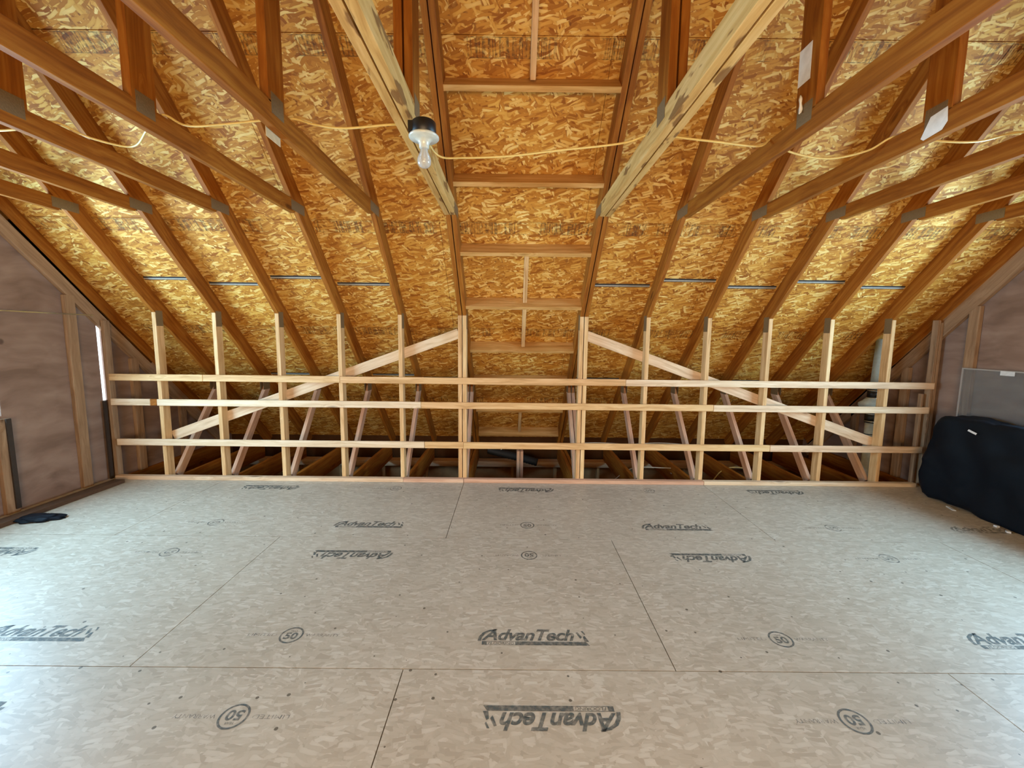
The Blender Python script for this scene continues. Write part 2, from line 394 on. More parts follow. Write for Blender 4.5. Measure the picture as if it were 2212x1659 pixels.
def ring(bm, rx, ry, wd, seg=40):
    a = [bm.verts.new((rx*math.cos(2*math.pi*i/seg), ry*math.sin(2*math.pi*i/seg), 0)) for i in range(seg)]
    b = [bm.verts.new(((rx-wd)*math.cos(2*math.pi*i/seg), (ry-wd)*math.sin(2*math.pi*i/seg), 0)) for i in range(seg)]
    for i in range(seg): bm.faces.new((a[i], a[(i+1) % seg], b[(i+1) % seg], b[i]))
bm = bmesh.new(); ring(bm, .056, .056, .0085)
fit_text(bm, '50', -.032, .032, -.028, .018, offset=.03); fit_text(bm, 'YEAR', -.018, .018, .024, .034)
EMBL = flat_mesh(bm)
bm = bmesh.new(); fit_text(bm, 'LIMITED', -.215, -.072, -.008, .010); fit_text(bm, 'WARRANTY', .070, .235, -.008, .010)
SIDE = flat_mesh(bm)
def put_logo(cx, y, inv, faint=False):
    m = Matrix.Translation((cx, y, .0007)) @ Matrix.Rotation(math.pi if inv else 0, 4, 'Z')
    o = link('printed_logo', LOGO.copy(), MAT['faint' if faint else 'ink'], floor, m)
def put_circ(cx, y, inv, faint=False):
    m = Matrix.Translation((cx, y, .0007)) @ Matrix.Rotation(math.pi if inv else 0, 4, 'Z')
    link('printed_emblem', EMBL.copy(), MAT['faint' if faint else 'ink'], floor, m)
    link('printed_wording', SIDE.copy(), MAT['faint'], floor, m)
for kx in (-1, 0, 1):
    put_logo(.135 + kx*PL - (.0 if kx else 0), 1.858, False)
for cx in (.165, 2.60, -2.27): put_logo(cx, 1.526, True)
for cx in (-1.071, 1.355): put_circ(cx, 1.913, False)
for cx in (-1.062, 1.358): put_circ(cx, 1.468, True)
for cx in (-3.50, -1.075, 1.37): put_logo(cx, 2.737, True)
for cx in (-2.308, .138, 2.597): put_circ(cx, 2.693, True, cx != .138)
for cx in (-1.09, 1.325, 3.78): put_logo(cx, 3.087, False, cx > 3)
for cx in (-2.315, .143, 2.568): put_circ(cx, 3.152, False, cx != .143)
for cx in (-2.335, .15, 2.59): put_logo(cx, 3.975, True)
for cx in (-1.11, 1.364): put_circ(cx, 3.93, True, True)

# ------------------------------------------------------------------ roof sheathing (ceiling)
def roof(front, name):
    """sheets in their own flat coordinates: local x along the ridge, local y uphill, z into the room"""
    y_s = 4.470; o = Vector((0, y_s, B + RD*SQ - y_s))
    t = Vector((0, -1, 1)).normalized(); n = Vector((1, 0, 0)).cross(t)
    if not front:
        o = Vector((0, my(y_s), o.z)); t = Vector((0, 1, 1)).normalized(); n = Vector((-1, 0, 0)).cross(t)
        xax = Vector((-1, 0, 0))
    else: xax = Vector((1, 0, 0))
    smax = (y_s - YR)*SQ + .02; smin = -(6.05 - y_s)*SQ
    bm = bmesh.new()
    x0, x1 = XL-.058, XR+.018
    r = -2; g = .0018
    while True:
        a, b = r*PW, (r+1)*PW
        a_, b_ = max(a, smin), min(b, smax)
        if a >= smax: break
        if b_ > a_:
            ox = .61 if r % 2 else -.61
            for kx in range(-4, 5):
                xa, xb = ox+kx*PL, ox+(kx+1)*PL
                xa, xb = max(xa, x0), min(xb, x1)
                if xb - xa > .05: box_bm(xa+g, xb-g, a_+g*1.3, b_-g*1.3, -.012, 0, bm)
        r += 1
    box_bm(x0, x1, smin, smax, -.020, -.0115, bm)
    mw = Matrix((xax, t, n)).transposed().to_4x4(); mw.translation = o
    ob = link(name, mesh_of(bm), MAT['roof'], None, mw); tag(ob, kind='structure'); return ob
roof(True, 'ceiling'); roof(False, 'ceiling.001')

# ------------------------------------------------------------------ gable walls
def zroof(y): return B + RD*SQ - (y if y > YR else my(y)) - .002
def gable(name, x0, x1, holes, mat):
    ys = {-4.02, 6.02, YR} | {v for h in holes for v in h[:2]}
    ys = sorted(ys); bm = bmesh.new()
    def prism(ya, yb, za, zb, zc, zd):   # bottom za,zb ; top zc (at ya), zd (at yb)
        v = [bm.verts.new(p) for p in ((x0,ya,za),(x0,yb,zb),(x0,yb,zd),(x0,ya,zc),(x1,ya,za),(x1,yb,zb),(x1,yb,zd),(x1,ya,zc))]
        for f in ((0,1,2,3),(7,6,5,4),(0,4,5,1),(1,5,6,2),(2,6,7,3),(3,7,4,0)): bm.faces.new([v[i] for i in f])
    for ya, yb in zip(ys, ys[1:]):
        hs = sorted([h[2:] for h in holes if h[0] <= ya+1e-6 and h[1] >= yb-1e-6])
        z = -2.7
        for (h0, h1) in hs:
            prism(ya, yb, z, z, h0, h0); z = h1
        prism(ya, yb, z, z, zroof(ya), zroof(yb))
    o = link(name, mesh_of(bm), mat); tag(o, kind='structure'); return o
SLOT = (4.155, 4.200, .80, 1.615)
gable('wall_left', XL-.055, XL-.038, [WIN_Y+WIN_Z, SLOT], MAT['ply'])
gable('wall_right', XR, XR+.015, [RWIN_Y+WIN_Z], MAT['ply'])
# windows set in the openings
def window(name, x, wy, s):
    y0, y1 = wy; z0, z1 = WIN_Z; f = .045
    o = boxes(name, [(x, x+.05*s, y0, y0+f, z0, z1), (x, x+.05*s, y1-f, y1, z0, z1), (x, x+.05*s, y0+f, y1-f, z0, z0+f), (x, x+.05*s, y0+f, y1-f, z1-f, z1), (x, x+.05*s, (y0+y1)/2-.02, (y0+y1)/2+.02, z0+f, z1-f)] if s > 0 else
              [(x+.05*s, x, y0, y0+f, z0, z1), (x+.05*s, x, y1-f, y1, z0, z1), (x+.05*s, x, y0+f, y1-f, z0, z0+f), (x+.05*s, x, y0+f, y1-f, z1-f, z1), (x+.05*s, x, (y0+y1)/2-.02, (y0+y1)/2+.02, z0+f, z1-f)], MAT['vinyl'])
    tag(o, kind='structure')
    xx = x+.025*s
    boxes('window_pane', [(xx-.002, xx+.002, y0+f, y1-f, z0+f, z1-f)], MAT['pane'], o)
window('window_1', XL-.045, WIN_Y, -1); window('window_2', XR+.005, RWIN_Y, 1)
boxes('fill_light_frame', [(-1.36, -1.30, -2.16, -2.12, .34, 1.56), (1.30, 1.36, -2.16, -2.12, .34, 1.56), (-1.30, 1.30, -2.16, -2.12, .34, .40), (-1.30, 1.30, -2.16, -2.12, 1.50, 1.56)], MAT['stud'], kind='structure')  # made-up frame around the added rear fill light, no real window
# eave walls, garage slab
def ywall(name, y0, y1, x0, x1, z0, z1, hole, mat):
    L = [(x0, hole[0], y0, y1, z0, z1), (hole[1], x1, y0, y1, z0, z1), (hole[0], hole[1], y0, y1, z0, hole[2]), (hole[0], hole[1], y0, y1, hole[3], z1)] if hole else [(x0, x1, y0, y1, z0, z1)]
    o = boxes(name, L, mat); tag(o, kind='structure'); return o
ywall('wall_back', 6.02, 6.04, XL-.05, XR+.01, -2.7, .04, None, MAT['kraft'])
boxes('floor.001', [(XL-.05, XR+.01, -4.02, 6.02, -2.75, -2.7)], MAT['concrete'], kind='structure')
boxes('wall_front', [(XL-.05, XR+.01, -4.04, -4.02, -2.7, .04)], MAT['kraft'], kind='structure')

# ------------------------------------------------------------------ trusses
def add_truss(X, label, group=None, wane=False, t=.038):
    T = empty('roof_truss', (X, YK, 0), label, 'roof truss', group)
    mt = MAT['truss']; cm = MAT['wane'] if wane else mt
    jit = random.uniform(-.004, .004)
    for fr in (True, False):
        Y = (lambda y: y) if fr else my
        sgn = 1 if fr else -1
        # rafter: centre line sits RD/2 above the underside line y+z=B
        off = RD/2/SQ
        a = (X, Y(5.94+off), B-5.94+off); b = (X, YR, B-YR+RD/SQ)
        lumber('top_chord', a, b, RD, t, mt, T)
        st = MAT['stud'] if fr else mt
        # knee stud
        lumber('knee_stud', (X, Y(YK+.0445), .0 if False else -.02), (X, Y(YK+.0445), ZK-.0445), .089, t, st, T, c1=.089*sgn)
        # web behind the knee wall
        lumber('web', (X, Y(4.30), -.015), (X, Y(4.995), .865), .086, t*.98, MAT['pink'] if fr else mt, T)
        # king side post
        lumber('post', (X, Y(2.037), ZC1-.01), (X, Y(2.037), B-2.037+.055), .135, t, mt, T)
        # gusset plates on both faces
        for s in (-1, 1):
            px = X + s*(t/2+.0008)
            def gp(cy, cz, wy, wz, ang=0):
                bm = box_bm(-.0008, .0008, -wy/2, wy/2, -wz/2, wz/2)
                m = Matrix.Translation((px, Y(cy), cz)) @ Matrix.Rotation(-ang*sgn, 4, 'X')
                link('gusset_plate', mesh_of(bm), MAT['plate'], T, m)
            gp(YK+.0445, ZK-.06, .08, .15)
            gp(3.41, ZC0+.055, .20, .075)
            gp(2.04, ZC1-.005, .10, .09)
            gp(4.95, .88, .13, .10)
    lumber('collar_tie', (X, 3.40, (ZC0+ZC1)/2), (X, my(3.40), (ZC0+ZC1)/2), ZC1-ZC0, t, cm, T, c0=-.09, c1=-.09)
    lumber('bottom_chord', (X, my(5.83), -.14), (X, 5.83, -.14), .235, t, MAT['pink'] if False else mt, T)
    return T
XT = dict(A=-3.523, B=-2.933, C=-2.313, D=-1.704, E=-1.101, F=-.485, G=.720, H=1.357, I=1.964, J=2.568, K=3.181, L=3.790)
side_l = {'A': 'first attic roof truss from the left gable wall', 'B': 'second attic roof truss from the left gable wall',
          'C': 'third attic roof truss from the left gable wall', 'D': 'fourth attic roof truss from the left gable wall',
          'E': 'single attic roof truss just left of the doubled truss that carries the bulb',
          'H': 'single attic roof truss just right of the doubled truss right of the ladder blocking',
          'I': 'attic roof truss with a whitish stained paper tag where post meets collar tie',
          'J': 'third attic roof truss from the right gable wall', 'K': 'second attic roof truss from the right gable wall',
          'L': 'attic roof truss nearest the right gable wall, beside the white vent pipe'}
side_l['H'] = 'single attic roof truss whose post carries the big white paper tag'
TR = {}
for n_, x in XT.items():
    if n_ in 'FG':
        w_ = 'left of' if n_ == 'F' else 'right of'
        ex = ' that carries the bulb' if n_ == 'F' else ''
        TR[n_+'0'] = add_truss(x-.0228, 'left ply of the doubled truss %s the centre ladder blocking%s' % (w_, ex), 'doubled roof trusses', True)
        TR[n_+'1'] = add_truss(x+.0228, 'right ply of the doubled truss %s the centre ladder blocking%s' % (w_, ex), 'doubled roof trusses', True)
    else: TR[n_] = add_truss(x, side_l[n_], 'single roof trusses')

# gable end trusses: rafters, flat studs, bottom plate
def gable_truss(X, label, s, hole, BG):
    T = empty('gable_truss', (X, YK, 0), label, 'gable truss'); mt = MAT['truss']; t = .038
    for fr in (True, False):
        Y = (lambda y: y) if fr else my; sgn = 1 if fr else -1
        off = .13/2/SQ
        lumber('top_chord', (X, Y(5.86+off), BG-5.86+off), (X, YR, BG-YR+.13/SQ), .13, t, MAT['gable'], T)
        o2 = RD/2/SQ
        lumber('upper_chord', (X, Y(5.86+o2), B-5.86+o2), (X, YR, B-YR+RD/SQ), RD, t, MAT['truss'], T)
    lumber('bottom_chord', (X, my(5.83), -.14), (X, 5.83, -.14), .235, t, mt, T)
    y = 5.12
    while y > -3.2:
        cy = y - .061 if s < 0 else y - .02
        cy = y
        zt = BG - (cy if cy > YR else my(cy)) + .02
        if hole[0]-.05 < cy < hole[1]+.05:
            lumber('gable_stud', (X, cy, -.02), (X, cy, WIN_Z[0]-.02), .089, t, MAT['gable'], T)
            if zt > WIN_Z[1]+.1: lumber('gable_stud', (X, cy, WIN_Z[1]+.02), (X, cy, zt), .089, t, MAT['gable'], T)
        elif zt > .15: lumber('gable_stud', (X, cy, -.02), (X, cy, zt), .089, t, MAT['gable'], T)
        y -= .6096
    return T
def shift(v): return v
gable_truss(XL-.019, 'gable end framing against the plywood of the left wall', -1, WIN_Y, 5.70)
gable_truss(XR-.022, 'gable end framing against the plywood of the right wall', 1, RWIN_Y, 5.69)

# ------------------------------------------------------------------ ladder blocking between the doubled trusses
def uphill(y, d): return Vector((0, y + d/SQ, B - y + d/SQ))      # point d above the underside plane at slope station y
bx0, bx1 = XT['F']+.0395, XT['G']-.0395
names = {2.39: 'uppermost ladder block, mostly above the frame', 2.813: 'first ladder block from the top of the frame', 3.242: 'second ladder block from the top, level with the yellow cable',
         3.666: 'third ladder block from the top', 4.09: 'fourth ladder block from the top', 4.525: 'fifth ladder block, just above the top rail',
         4.93: 'sixth ladder block, hidden mostly behind the top rail', 5.327: 'seventh ladder block, seen between the middle and lower rails', 5.745: 'lowest ladder block at the eave, above the black tube'}
TPT = Vector((0, -1, 1)).normalized()
for y in (1.54, 1.965, 2.39, 2.813, 3.242, 3.666, 4.09, 4.525, 4.93, 5.327, 5.745):
    a = uphill(y, RD/2)
    o = lumber('ladder_block', (bx0, a.y, a.z), (bx1, a.y, a.z), RD-.004, .036, MAT['ladder'], None, side=TPT)
    tag(o, names.get(y, 'ladder block high in the centre bay near the ridge') + ' in the centre bay', 'blocking', 'ladder blocks in the centre bay')
for ya, yb, lb in ((1.985, 2.37, 'short nailer high above the frame in the centre bay'), (2.41, 2.79, 'pale vertical nailer stick above the first ladder block'),
                   (3.686, 4.07, 'pale nailer stick between the third and fourth ladder blocks'), (4.11, 4.505, 'pale nailer stick between the fourth and fifth ladder blocks'),
                   (5.347, 5.725, 'nailer stick between the two lowest ladder blocks')):
    x = .120 if ya < 3 else .130
    a, b = uphill(ya, RD-.0465), uphill(yb, RD-.0465)
    o = lumber('nailer', (x, a.y, a.z), (x, b.y, b.z), .089, .036, MAT['stud'])
    tag(o, lb, 'nailer', 'centre bay nailers')

# ------------------------------------------------------------------ metal strips on the roof sheathing, one per bay
order = ['GL', 'A', 'B', 'C', 'D', 'E', 'F', 'G', 'H', 'I', 'J', 'K', 'L', 'GR']
XX = dict(XT); XX['GL'] = XL-.019; XX['GR'] = XR-.019
upper = {('A','B'): 3.945, ('B','C'): 3.985, ('C','D'): 3.925, ('D','E'): 3.975, ('E','F'): 3.985, ('G','H'): 3.962, ('H','I'): 3.915, ('I','J'): 3.965, ('J','K'): 3.915, ('K','L'): 3.955}
lower = {('B','C'): 4.93, ('C','D'): 4.97, ('D','E'): 4.93, ('E','F'): 4.965, ('G','H'): 4.955, ('H','I'): 4.975, ('I','J'): 4.985, ('J','K'): 4.965, ('K','L'): 4.98}
ORD = 'first second third fourth fifth sixth seventh eighth ninth tenth'.split()
def strip(y, xa, xb, label, grp):
    """thin bent steel edge: flat flange with a raised lip, lying on the sheathing"""
    o0 = uphill(y, RD-.003)
    n = Vector((1, 0, 0)).cross(TPT) * -1
    mw = Matrix((Vector((1, 0, 0)), TPT, n)).transposed().to_4x4(); mw.translation = Vector((xa, o0.y, o0.z))
    o = empty('metal_strip', (xa, o0.y, o0.z), label, 'metal strip', grp)
    link('flange', mesh_of(box_bm(0, xb-xa, -.016, .020, -.001, .001)), MAT['dkmetal'], o, mw)
    link('lip', mesh_of(box_bm(0, xb-xa, -.004, .005, -.007, -.001)), MAT['ltmetal'], o, mw)
for i, ((a, b), y) in enumerate(upper.items()):
    if (a, b) == ('E', 'F'): continue
    sd = 'left' if XX[a] < 0 else 'right'
    strip(y, XX[a]+.04, XX[b]-.04, '%s from the left in the upper row of grey metal strips on the sheathing' % ORD[i - (i > 4)], 'upper row of metal strips')
for i, ((a, b), y) in enumerate(lower.items()):
    strip(y, XX[a]+.04, XX[b]-.04, '%s from the left of the metal strips just above the top rail' % ORD[i], 'lower row of metal strips')

# ------------------------------------------------------------------ knee wall: bottom plate and rails, each board its own thing
def rail(x0, x1, ztop, h, mat, label, grp, y=YK-.0125, t=.022, tilt=0):
    o = lumber('wall_rail', (x0, y, ztop-h/2), (x1, y, ztop-h/2+tilt), h, t, mat, None, side=Vector((0, -1, 0)), bev=.003)
    tag(o, label, 'rail', grp); return o
RH = .066
g1, g2, g3 = 'top rail boards', 'middle rail boards', 'lower rail boards'
rail(-4.00, -3.068, 1.073, RH, MAT['stud'], 'leftmost board of the top rail across the knee wall', g1)
rail(-3.066, -1.703, 1.073, RH, MAT['stud'], 'top rail board between the second and fourth trusses from the left', g1)
rail(-1.701, 1.15, 1.071, RH, MAT['stud'], 'long top rail board crossing the centre bay', g1)
rail(1.152, 4.245, 1.069, RH, MAT['pale'], 'rightmost board of the top rail', g1)
rail(-4.005, -3.61, .824, RH, MAT['pale'], 'short pale grey board at the left end of the middle rail', g2)
rail(-3.608, -3.545, .824, RH, MAT['truss'], 'tiny brown spacer block in the middle rail beside the leftmost stud', g2)
rail(-3.543, -.90, .823, RH, MAT['pale'], 'long left board of the middle rail', g2)
rail(-.898, 2.042, .822, RH, MAT['stud'], 'centre board of the middle rail', g2)
rail(2.045, 4.22, .820, RH, MAT['pale'], 'right board of the middle rail', g2)
rail(-3.98, -.870, .414, RH, MAT['pale'], 'left board of the lower rail', g3)
rail(-.866, -.475, .414, RH, MAT['stud'], 'short board of the lower rail left of the doubled studs', g3)
rail(-.473, 2.643, .413, RH, MAT['stud'], 'long centre board of the lower rail', g3)
rail(2.646, 4.20, .412, RH, MAT['pale'], 'right board of the lower rail', g3)
gp_ = 'bottom plate boards'
for x0, x1, m, lb in ((-4.0, -1.083, 'pale', 'left bottom plate board of the knee wall'), (-1.081, -.470, 'pink', 'short bottom plate board left of the doubled studs'),
                      (-.466, 1.977, 'pink', 'reddish bottom plate board under the centre bay'), (1.980, 4.15, 'pale', 'right bottom plate board of the knee wall')):
    o = lumber('bottom_plate', (x0, 4.129, .0195), (x1, 4.129, .0195), .038, .055, MAT[m], None, side=Vector((0, -1, 0)), bev=.002)
    tag(o, lb, 'bottom plate', gp_)
# diagonal braces nailed to the back of the studs
YB = YK + .089 + .012
def brace(p0, p1, label, mat):
    o = lumber('diagonal_brace', p0, p1, .100, .022, MAT[mat], None, side=Vector((0, 1, 0)), bev=.002); tag(o, label, 'brace', 'diagonal braces behind the knee wall')
brace((-3.50, YB, .425), (-.53, YB, 1.510), 'diagonal brace board rising to the right behind the left knee wall studs', 'pale')
brace((.765, YB, 1.500), (3.80, YB, .420), 'diagonal brace board falling to the right behind the right knee wall studs', 'pale')
# corner posts at both ends
o = lumber('corner_stud', (-4.035, YK+.03, 0), (-4.035, YK+.03, 1.60), .06, .034, MAT['gable']); tag(o, 'corner stud at the left end of the knee wall', 'stud')
for x, ztop, lb in ((4.242, 1.690, 'left of the two corner studs at the right end of the knee wall'), (4.272, 1.665, 'right of the two corner studs at the right end of the knee wall')):
    o = lumber('corner_stud', (x + (.002 if x > 4.25 else 0), YK+.03, 0), (x + (.002 if x > 4.25 else 0), YK+.03, ztop), .06, .026, MAT['gable']); tag(o, lb, 'stud', 'right corner studs')
o = lumber('corner_stud', (4.185, YK+.045, 0), (4.185, YK+.045, .95), .040, .020, MAT['gable']); tag(o, 'shorter cleat standing left of the right corner studs', 'stud')

# ------------------------------------------------------------------ left wall oddments
boxes('trim_1', [(XL-.075, XL-.056, 4.10, 4.25, .0, .79)], MAT['dark'], kind='structure')
o = boxes('dark_strip', [(XL-.012, XL+.004, 4.118, 4.150, .0, .80)], MAT['dark']); tag(o, 'dark strip painting the shaded recess low in the left corner under the bright gap', 'strip')  # near black colour paints in the shade of the recess below the gap
o = boxes('dark_strip', [(XL+.001, XL+.013, 3.30, 3.335, .03, .78)], MAT['dark']); tag(o, 'dark vertical strip on the left wall below the window edge', 'strip')
o = boxes('metal_edge', [(XL+.001, XL+.006, 3.30, 4.10, 1.640, 1.650)], MAT['steel']); tag(o, 'thin shiny horizontal metal edge on the left wall', 'metal strip')
o = lumber('sill_board', (-3.93, 1.2, .0175), (-3.88, 4.02, .0175), .033, .11, MAT['brownboard'], None, side=Vector((1, 0, 0))); tag(o, 'dark brown board lying on the floor along the left wall', 'board')

# ------------------------------------------------------------------ eave: top plate, studs, garage wall framing
o = boxes('trim_2', [(XL, XR, 5.70, 5.86, -.335, -.262)], MAT['pale'], kind='structure')
for i in range(14):
    x = -3.85 + i*.6096 + .23
    o = lumber('wall_stud', (x, 5.80, -1.25), (x, 5.80, -.337), .089, .038, MAT['stud'])
    tag(o, 'stud of the lower outside wall seen down through the eave', 'stud', 'studs of the wall below the eave')
MAT['lowply'] = simple('tan wall sheathing', (.58, .33, .15), .7, 0, .3, 14, Specular_IOR_Level=.1)
boxes('trim_3', [(XL, XR, 5.84, 5.878, -1.3, -.34)], MAT['lowply'], kind='structure')
for k_, x in enumerate((.105, .150)):
    o = lumber('stub_post', (x, 5.20, -.45), (x, 5.20, .04), .089, .038, MAT['pink']); tag(o, '%s half of the short doubled post standing low in the centre bay' % ('left' if k_ == 0 else 'right'), 'post', 'stub post plies')

# black corrugated tube lying at the eave
pts = spline([(-.30, 5.60, -.065), (-.18, 5.58, -.092), (.1, 5.56, -.15), (.375, 5.53, -.215)], 14)
me = tube_mesh(pts, [.055 if i % 2 else .048 for i in range(len(pts))], 14)
o = link('corrugated_tube', me, MAT['corrugated']); tag(o, 'black corrugated tube lying at the eave behind the centre bay', 'tube')

# ------------------------------------------------------------------ vent pipe
VX, VY = 3.985, 4.52
P = empty('vent_pipe', (VX, VY, -.5), 'white plastic vent pipe with black rubber couplings behind the right knee wall', 'pipe')
link('lower_pipe', tube_mesh([(VX+.0, VY, -.9), (VX-.01, VY, .66)], .046, 20), MAT['pvc'], P)
link('upper_pipe', tube_mesh([(VX+.005, VY, .90), (VX+.025, VY, 1.50)], .050, 20), MAT['pvc'], P)
for z, lb in ((.640, 0), (.900, 1)):
    c = link('coupling', tube_mesh([(VX-.005, VY, z-.055), (VX-.005, VY, z+.055)], .058, 20), MAT['rubber'], P)
    link('hose_clamp', tube_mesh([(VX-.005, VY, z-.046), (VX-.005, VY, z-.036)], .0598, 20), MAT['steel'], c)
    link('hose_clamp', tube_mesh([(VX-.005, VY, z+.036), (VX-.005, VY, z+.046)], .0598, 20), MAT['steel'], c)
link('fan_housing', tube_mesh([(VX-.01, VY, .69), (VX-.012, VY, .715), (VX-.014, VY, .735), (VX-.016, VY, .765), (VX-.012, VY, .785), (VX-.008, VY, .82), (VX-.004, VY, .865)], [.050, .055, .085, .118, .121, .085, .052], 24), MAT['pvc'], P)
link('band', tube_mesh([(VX-.01, VY, .452), (VX-.01, VY, .460)], .0472, 20), MAT['rubber'], P)

# ------------------------------------------------------------------ lamp
LX, LY = -.385, 1.905
Lp = empty('bulb_lamp', (LX, LY, 2.40), 'bare clear bulb in a white porcelain lampholder under a black box on the truss', 'lamp')
bm = bmesh.new(); seg = 28; r_ = .056
ring_a = []
me = lathe([(.046, 2.392), (.0515, 2.386), (.0525, 2.338), (.050, 2.336)], 28)
for v in me.vertices: v.co.x += LX; v.co.y += LY
link('junction_box', me, MAT['boxblack'], Lp)
o_ = boxes('box_bracket', [(LX-.062, LX-.040, LY-.03, LY+.03, 2.345, 2.385)], MAT['boxblack'], Lp)
me = lathe([(.030, 2.338), (.060, 2.336), (.0645, 2.331), (.0645, 2.326), (.060, 2.322), (.040, 2.318), (.028, 2.312), (.0220, 2.302), (.0205, 2.284), (.015, 2.282)], 36)
for v in me.vertices: v.co.x += LX; v.co.y += LY
link('lampholder', me, MAT['porcelain'], Lp)
me = lathe([(.0145, 2.295), (.0150, 2.282), (.0175, 2.268), (.0230, 2.257), (.0285, 2.243), (.0300, 2.231), (.0280, 2.219), (.0205, 2.208), (.009, 2.2025), (.001, 2.202)], 32)
for v in me.vertices: v.co.x += LX; v.co.y += LY
bulb = link('bulb', me, MAT['bulb'], Lp)
link('filament_mount', tube_mesh([(LX, LY, 2.285), (LX, LY, 2.245)], .003, 8), MAT['vinyl'], bulb)

# ------------------------------------------------------------------ cables
def cable(name, pts, r, mat, label):
    o = link(name, tube_mesh(spline(pts, 8), r, 8), MAT[mat]); tag(o, label, 'cable'); return o
ZT = ZC1 + .006
cable('cable', [(-3.5, 2.2, ZT), (-3.2, 2.12, 2.47), (-2.933, 2.2, ZT), (-2.64, 2.18, 2.462), (-2.42, 2.18, 2.468), (-2.30, 2.22, ZT), (-2.17, 2.27, 2.470), (-2.02, 2.34, 2.46), (-1.81, 2.19, 2.475), (-1.69, 2.14, ZT), (-1.57, 2.13, 2.470), (-1.39, 2.125, 2.475), (-1.10, 2.16, ZT), (-.96, 2.13, 2.482), (-.81, 2.12, 2.462), (-.60, 2.13, 2.485), (-.485, 2.2, ZT)],
      .0054, 'cable', 'yellow cable draped over the collar ties left of the bulb lamp')
cable('cable', [(-.47, 2.28, ZT), (-.41, 2.41, 2.462), (-.277, 2.43, 2.46), (-.021, 2.40, 2.46), (.25, 2.34, 2.468), (.46, 2.29, 2.470), (.60, 2.28, 2.488), (.72, 2.26, ZT), (.84, 2.22, 2.484), (1.02, 2.21, 2.462), (1.26, 2.26, 2.465), (1.357, 2.31, ZT), (1.48, 2.35, 2.478), (1.70, 2.37, 2.455), (1.87, 2.32, 2.475), (1.964, 2.26, ZT), (2.1, 2.19, 2.47), (2.29, 2.17, 2.46), (2.568, 2.2, ZT), (2.86, 2.2, 2.45), (3.18, 2.2, ZT), (3.5, 2.2, 2.45), (3.79, 2.2, ZT)],
      .0054, 'cable', 'yellow cable sagging across the centre bay to the right collar ties')
cable('wire', [(1.25, 4.9, -.245), (1.5, 4.95, -.10), (1.85, 4.9, -.075), (2.02, 4.88, -.085), (2.12, 4.86, -.15), (2.05, 4.84, -.20), (1.93, 4.85, -.12)], .006, 'wcable', 'white cable looped low at the eave, right of the centre bay')
cable('wire', [(2.43, 4.85, -.235), (2.53, 4.86, -.11), (2.66, 4.9, -.065), (2.86, 4.9, -.078), (3.0, 4.88, -.20)], .007, 'cable', 'pale yellow cable arching low at the eave near the right studs')
cable('wire', [(.9, 5.52, .06), (1.2, 5.5, .075), (1.6, 5.5, .06), (2.0, 5.5, .08), (2.4, 5.5, .06)], .006, 'wcable', 'thin cable running along the eave just above the lower rail')
cable('wire', [(-.12, 5.3, .02), (-.03, 5.3, .085), (.08, 5.3, .10), (.2, 5.3, .05), (.45, 5.32, .03), (.62, 5.35, .06)], .005, 'wcable', 'thin cable curled over the lower rail in the centre bay')

# ------------------------------------------------------------------ paper tags and odd plates
def sheet_on_x(name, x, pts, mat, label, cat, thick=.0012):
    """thin sheet stapled to a truss side: outline in (y, z)"""
    bm = bmesh.new(); c = Vector((x, pts[0][0], pts[0][1]))
    a = [bm.verts.new((-thick/2, y-c.y, z-c.z)) for y, z in pts]; b = [bm.verts.new((thick/2, y-c.y, z-c.z)) for y, z in pts]
    bm.faces.new(a); bm.faces.new(b[::-1])
    for i in range(len(pts)): j = (i+1) % len(pts); bm.faces.new((a[i], a[j], b[j], b[i]))
    o = link(name, mesh_of(bm), mat, None, Matrix.Translation(c)); tag(o, label, cat); return o
sheet_on_x('paper_tag', 1.357-.0215, [(2.020, 2.812), (2.102, 2.812), (2.100, 2.652), (2.018, 2.652)], MAT['paper'], 'blank white paper tag stapled high on a truss post at upper right', 'tag')
sheet_on_x('paper_tag', 1.964-.0225, [(1.985, 2.525), (2.06, 2.515), (2.10, 2.435), (2.085, 2.422), (2.0, 2.432), (1.978, 2.46)], MAT['paper'], 'crumpled whitish tag at the foot of a truss post near the right edge', 'tag')
me = tube_mesh(spline([(1.325, 2.058, 2.60), (1.322, 2.050, 2.57), (1.328, 2.054, 2.535), (1.318, 2.047, 2.515)], 4), [.003, .005, .007, .0075, .006, .005, .006, .008, .008, .007, .006, .004, .002], 8)
o = link('paper_scrap', me, MAT['paper']); tag(o, 'small curled white scrap hanging below the white paper tag', 'scrap')
bm = box_bm(-.0012, .0012, -.06, .06, -.035, .035)
o = link('metal_plate', mesh_of(bm), MAT['beige'], None, Matrix.Translation((-1.124, 2.07, 2.412))); tag(o, 'pale metal plate hanging below a collar tie left of the bulb lamp', 'metal plate')
bm = box_bm(-.0012, .0012, -.05, .05, -.035, .035)
o = link('metal_plate', mesh_of(bm), MAT['beige'], None, Matrix.Translation((-.529, 2.02, 2.52))); tag(o, 'pale metal plate on the doubled truss behind the bulb lamp', 'metal plate')

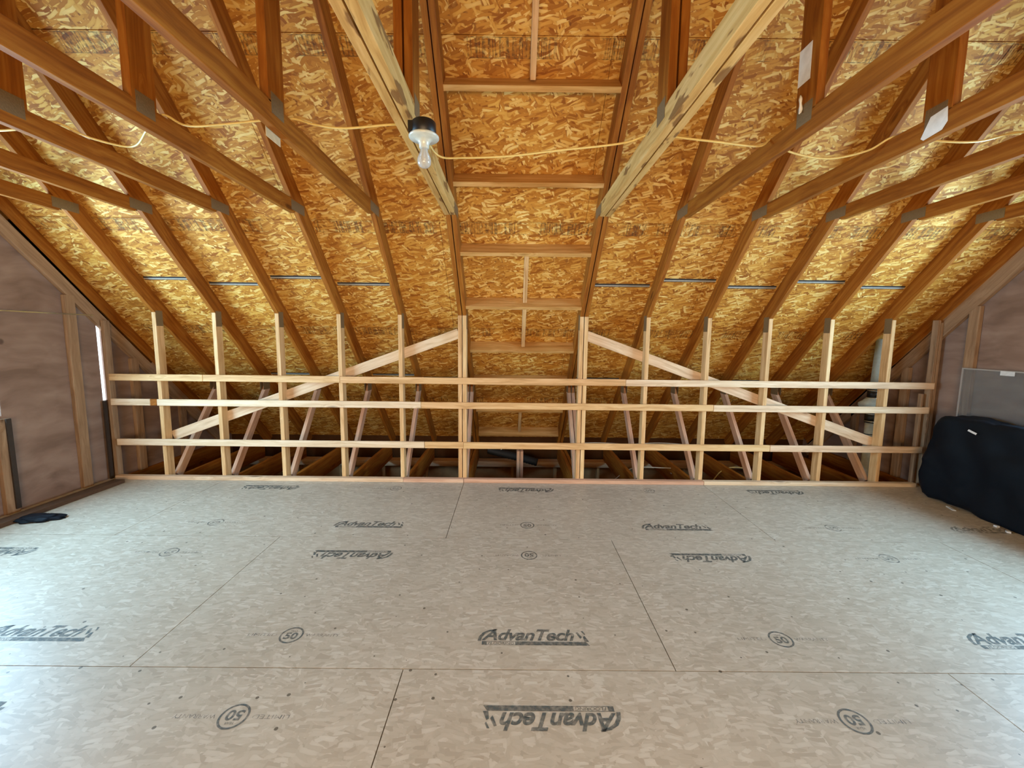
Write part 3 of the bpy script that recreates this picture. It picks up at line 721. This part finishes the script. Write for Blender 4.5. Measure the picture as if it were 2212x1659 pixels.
# ------------------------------------------------------------------ black bags and acrylic sheet on the right
def bag(name, cx, cy, hx, hy, hz, seed, label):
    bm = bmesh.new(); bmesh.ops.create_cube(bm, size=2)
    bmesh.ops.subdivide_edges(bm, edges=bm.edges, cuts=26, use_grid_fill=True)
    for v in bm.verts:
        p = v.co; q = Vector((math.copysign(abs(p.x)**1, p.x), p.y, p.z))
        L = (abs(q.x)**9 + abs(q.y)**9 + abs(q.z)**9)**(1/9)
        q = q/max(L, 1e-6)*1.0
        w_ = Vector((q.x*hx, q.y*hy, q.z*hz/2))
        n_ = noise.noise(w_*5 + Vector((seed, 0, 0)))*.045 + abs(noise.noise(w_*16 + Vector((0, seed, 0))))*.022 + noise.noise(Vector((w_.y*30, w_.z*9, seed)))*.006
        d = Vector((q.x, q.y*.6, q.z)); d.normalize()
        w_ = w_ + d*n_
        top = (q.z > 0)*q.z
        w_.x *= 1 - .10*top; w_.y *= 1 - .06*top
        v.co = w_
        v.co.z = max(v.co.z, -hz/2)
        v.co.x = min(v.co.x, hx)
    me = mesh_of(bm, smooth=True)
    o = link(name, me, MAT['blackbag'], None, Matrix.Translation((cx, cy, hz/2+.001))); tag(o, label, 'bag'); return o
b1 = bag('plastic_bag', 4.110, 3.085, .135, .835, .80, 3.1, 'long black plastic wrapped bundle on the floor along the right wall')
bm = box_bm(-.001, .001, -.035, .035, -.008, .008)
link('white_label', mesh_of(bm), MAT['vinyl'], b1, Matrix.Translation((3.965, 3.50, .71)) @ Matrix.Rotation(.3, 4, 'X') @ Matrix.Rotation(.25, 4, 'Y'))
o = link('plastic_scrap', mesh_of(box_bm(-.05, .05, -.012, .012, 0, .006)), MAT['vinyl'], None, Matrix.Translation((3.935, 3.56, .001)) @ Matrix.Rotation(1.2, 4, 'Z')); tag(o, 'white scrap on the floor in front of the black bundle', 'scrap')
for i, (x, y) in enumerate(((3.925, 3.20), (3.90, 3.10))):
    o = link('plastic_scrap', mesh_of(box_bm(-.012, .012, -.012, .012, 0, .012)), MAT['vinyl'], None, Matrix.Translation((x, y, .001)) @ Matrix.Rotation(i, 4, 'Z')); tag(o, 'tiny white fleck on the floor near the right edge, %s of two' % ('farther' if i == 0 else 'nearer'), 'scrap')
AX = 4.268
A = empty('clear_panel', (AX, 3.4, 0), 'large clear plastic panel with pale edges leaning on the right wall behind the bundle', 'panel')
YA = 3.905; ZA = 1.225
boxes('sheet', [(AX-.003, AX+.003, 2.55, YA, .02, ZA)], MAT['acrylic'], A)
boxes('edge_strip', [(AX-.007, AX+.007, 2.55, YA, ZA, ZA+.012), (AX-.007, AX+.007, YA, YA+.014, .02, ZA+.012), (AX-.007, AX+.007, 2.536, 2.55, .02, ZA+.012)], MAT['acredge'], A)
boxes('white_label', [(AX-.010, AX-.007, 3.50, 3.605, ZA-.032, ZA+.006)], MAT['vinyl'], A)

# crumpled dark plastic on the floor at left
bm = bmesh.new(); bmesh.ops.create_icosphere(bm, subdivisions=4, radius=1)
for v in bm.verts:
    n_ = noise.noise(v.co*2.5)*.35 + noise.noise(v.co*7)*.12
    v.co = Vector((v.co.x*.17*(1+n_), v.co.y*.075*(1+n_), max(v.co.z, -.2)*.028*(1+n_)))
o = link('plastic_film', mesh_of(bm, smooth=True), MAT['blackbag'], None, Matrix.Translation((-3.74, 3.17, .008)) @ Matrix.Rotation(.15, 4, 'Z')); tag(o, 'crumpled dark plastic film on the floor by the left wall', 'plastic film')
